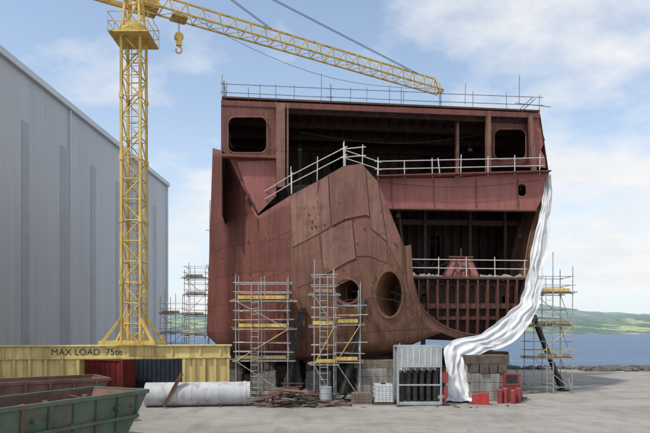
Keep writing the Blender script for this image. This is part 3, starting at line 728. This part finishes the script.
def cyl(px,D,h_=1.0,r_=.13):
    mb=MB(); c=P3(px,D); mb.tube(c+Vector((0,0,.02)),c+Vector((0,0,h_*.82)),r_,0,16); mb.tube(c+Vector((0,0,h_*.82)),c+Vector((0,0,h_*.92)),r_,0,16,r_*.4)
    mb.tube(c+Vector((0,0,h_*.92)),c+Vector((0,0,h_)),.03,1,8); mb.tube(c+Vector((-.05,0,h_)),c+Vector((.06,0,h_)),.025,1,8)
    mb.make("gas_cylinder",['redd','black'])
for px,D,h_ in((500,27.9,.8),(505.5,28.0,.85),(513,27.8,.78),(518.5,28.05,.85)): cyl(px,D,h_,.14)
mb=MB(); c=P3(510,29.0); 
mb.box(c+Vector((0,0,.45)),(1.0,.8,.6),.1,2); mb.box(c+Vector((0,0,1.1)),(.85,.6,.65),.1,0); mb.box(c+Vector((0,-.31,1.15)),(.6,.03,.4),.1,1); mb.path([c+Vector((-.35,0,1.42)),c+Vector((-.35,0,1.7)),c+Vector((.35,0,1.7)),c+Vector((.35,0,1.42))],.025,1)
for s3 in(-.4,.4): mb.tube(c+Vector((s3,-.46,.15)),c+Vector((s3,-.38,.15)),.15,1,14)
mb.make("welding_set",['redd','black','skiprust'],bevel=.02)
# ---------------------------------------------------------------- skips
def skip(c0,dirv,Ls,Ws,h,mats,z0=.0,name="waste_skip"):
    d=Vector(dirv).normalized(); w_=Vector((-d.y,d.x,0)); mb=MB()
    def q(l,w,z_): return Vector(c0)+d*l+w_*w+Vector((0,0,z_))
    top=[q(0,0,h),q(-Ls,0,h),q(-Ls,Ws,h),q(0,Ws,h)]; bot=[q(-.9,.12,.15),q(-Ls+.9,.12,.15),q(-Ls+.9,Ws-.12,.15),q(-.9,Ws-.12,.15)]
    mb.add(top+bot,[(0,1,5,4),(1,2,6,5),(2,3,7,6),(3,0,4,7),(4,5,6,7)],0)
    ti=[q(-.08,.08,h),q(-Ls+.08,.08,h),q(-Ls+.08,Ws-.08,h),q(-.08,Ws-.08,h)]; bi=[q(-.95,.2,.25),q(-Ls+.95,.2,.25),q(-Ls+.95,Ws-.2,.25),q(-.95,Ws-.2,.25)]
    mb.add(ti+bi,[(0,4,5,1),(1,5,6,2),(2,6,7,3),(3,7,4,0),(4,7,6,5)],1)
    for i in range(4):
        mb.beam(top[i],top[(i+1)%4],.13,.12,0)
    for i in range(int(Ls/.8)):
        l=-.5-i*.8
        if -Ls+.5<l:
            f=.93 if .9<-l<Ls-.9 else .55
            mb.beam(q(l,-.04,h-.05),q(l,-.04+.12*f,h-(h-.15)*f),.08,.06,0); mb.beam(q(l,Ws+.04,h-.05),q(l,Ws+.04-.12*f,h-(h-.15)*f),.08,.06,0)
    mb.beam(q(-.45,-.03,h*.55),q(-Ls+.45,-.03,h*.55),.06,.10,0)
    for w2 in(.3,Ws-.3): mb.beam(q(-.02,w2,h-.05),q(-.93,w2,.2),.08,.06,0)
    for l in(-1.4,-Ls+1.4): mb.tube(q(l,-.16,h*.75),q(l,.03,h*.75),.06,0,10)
    for i in range(90):
        x=random.uniform(-Ls+.8,-.8); y=random.uniform(.4,Ws-.4); a=random.random()*3; l2=random.uniform(.2,.6)
        dd=(d*math.cos(a)+w_*math.sin(a)+Vector((0,0,random.uniform(-.4,.4))))*l2; c=q(x,y,h*.66+random.uniform(0,.35)); mb.beam(c-dd,c+dd,.15,.05,1+(i%2))
    mb.make(name,mats,bevel=.012)
skip((-5.75,18.2,0),(.42,.91,0),5.6,2.4,1.62,['green','skiprust','timber'])
skip((-8.3,21.6,0),(.8,.6,0),5.2,2.2,1.72,['skiprust','skiprust','timber'])
# ---------------------------------------------------------------- world, sun, camera
to_sun=Vector((-.55,-.42,1.0)).normalized()
el=math.asin(to_sun.z); az=math.atan2(to_sun.x,to_sun.y)
wd=bpy.data.worlds.new("World"); bpy.context.scene.world=wd; wd.use_nodes=True; nt=wd.node_tree
bg=nt.nodes["Background"]; sk=N(nt,"ShaderNodeTexSky",sky_type='NISHITA'); sk.sun_disc=False; sk.sun_elevation=el; sk.sun_rotation=az; sk.dust_density=1.0; sk.air_density=1.0
tcn=N(nt,"ShaderNodeTexCoord"); sp=N(nt,"ShaderNodeSeparateXYZ"); nt.links.new(tcn.outputs["Generated"],sp.inputs[0])
ad=N(nt,"ShaderNodeMath",operation='ADD'); ad.inputs[1].default_value=.22; nt.links.new(sp.outputs[2],ad.inputs[0])
dx=N(nt,"ShaderNodeMath",operation='DIVIDE'); dy=N(nt,"ShaderNodeMath",operation='DIVIDE')
nt.links.new(sp.outputs[0],dx.inputs[0]);nt.links.new(ad.outputs[0],dx.inputs[1]);nt.links.new(sp.outputs[1],dy.inputs[0]);nt.links.new(ad.outputs[0],dy.inputs[1])
cm=N(nt,"ShaderNodeCombineXYZ"); nt.links.new(dx.outputs[0],cm.inputs[0]); nt.links.new(dy.outputs[0],cm.inputs[1]); cm.inputs[2].default_value=5.1
n1=noi(nt,cm.outputs[0],1.5,10,.56)
cf=ramp(nt,n1,[(.415,(0,0,0)),(.47,(.35,.35,.35)),(.57,(.95,.95,.95))])
hz=ramp(nt,sp.outputs[2],[(0.0,(.92,.92,.92)),(.16,(.6,.6,.6)),(.36,(.25,.25,.25)),(.6,(.1,.1,.1))])
sc=N(nt,"ShaderNodeVectorMath",operation='MULTIPLY'); sc.inputs[1].default_value=(1.9,1.95,1.9); nt.links.new(sk.outputs[0],sc.inputs[0])
c1=mix(nt,hz,sc.outputs[0],(7.3,7.9,8.5))
n2=noi(nt,cm.outputs[0],3.5,6,.6); cc_=ramp(nt,n2,[(.3,(.88,.905,.94)),(.6,(1,1,1))]); ccs=N(nt,"ShaderNodeVectorMath",operation='SCALE'); ccs.inputs["Scale"].default_value=8.6; nt.links.new(cc_,ccs.inputs[0])
c2=mix(nt,cf,c1,ccs.outputs[0])
nt.links.new(c2,bg.inputs[0]); bg.inputs[1].default_value=.11
sl=bpy.data.lights.new("sun",'SUN'); sl.energy=3.2; sl.angle=math.radians(3); sl.color=(1,.955,.88)
so_=bpy.data.objects.new("sun",sl); bpy.context.scene.collection.objects.link(so_); so_.rotation_euler=(-to_sun).to_track_quat('-Z','Y').to_euler()
cam=bpy.data.cameras.new("camera"); co=bpy.data.objects.new("camera",cam); bpy.context.scene.collection.objects.link(co)
co.location=(0,0,CH); co.rotation_euler=(math.pi/2,0,0); cam.lens=F/650*36; cam.sensor_width=36; cam.shift_y=(HY-216.5)/650; cam.clip_end=20000; cam.clip_start=.1
bpy.context.scene.camera=co
vs=bpy.context.scene.view_settings; vs.view_transform='Standard'; vs.look='None'; vs.exposure=0
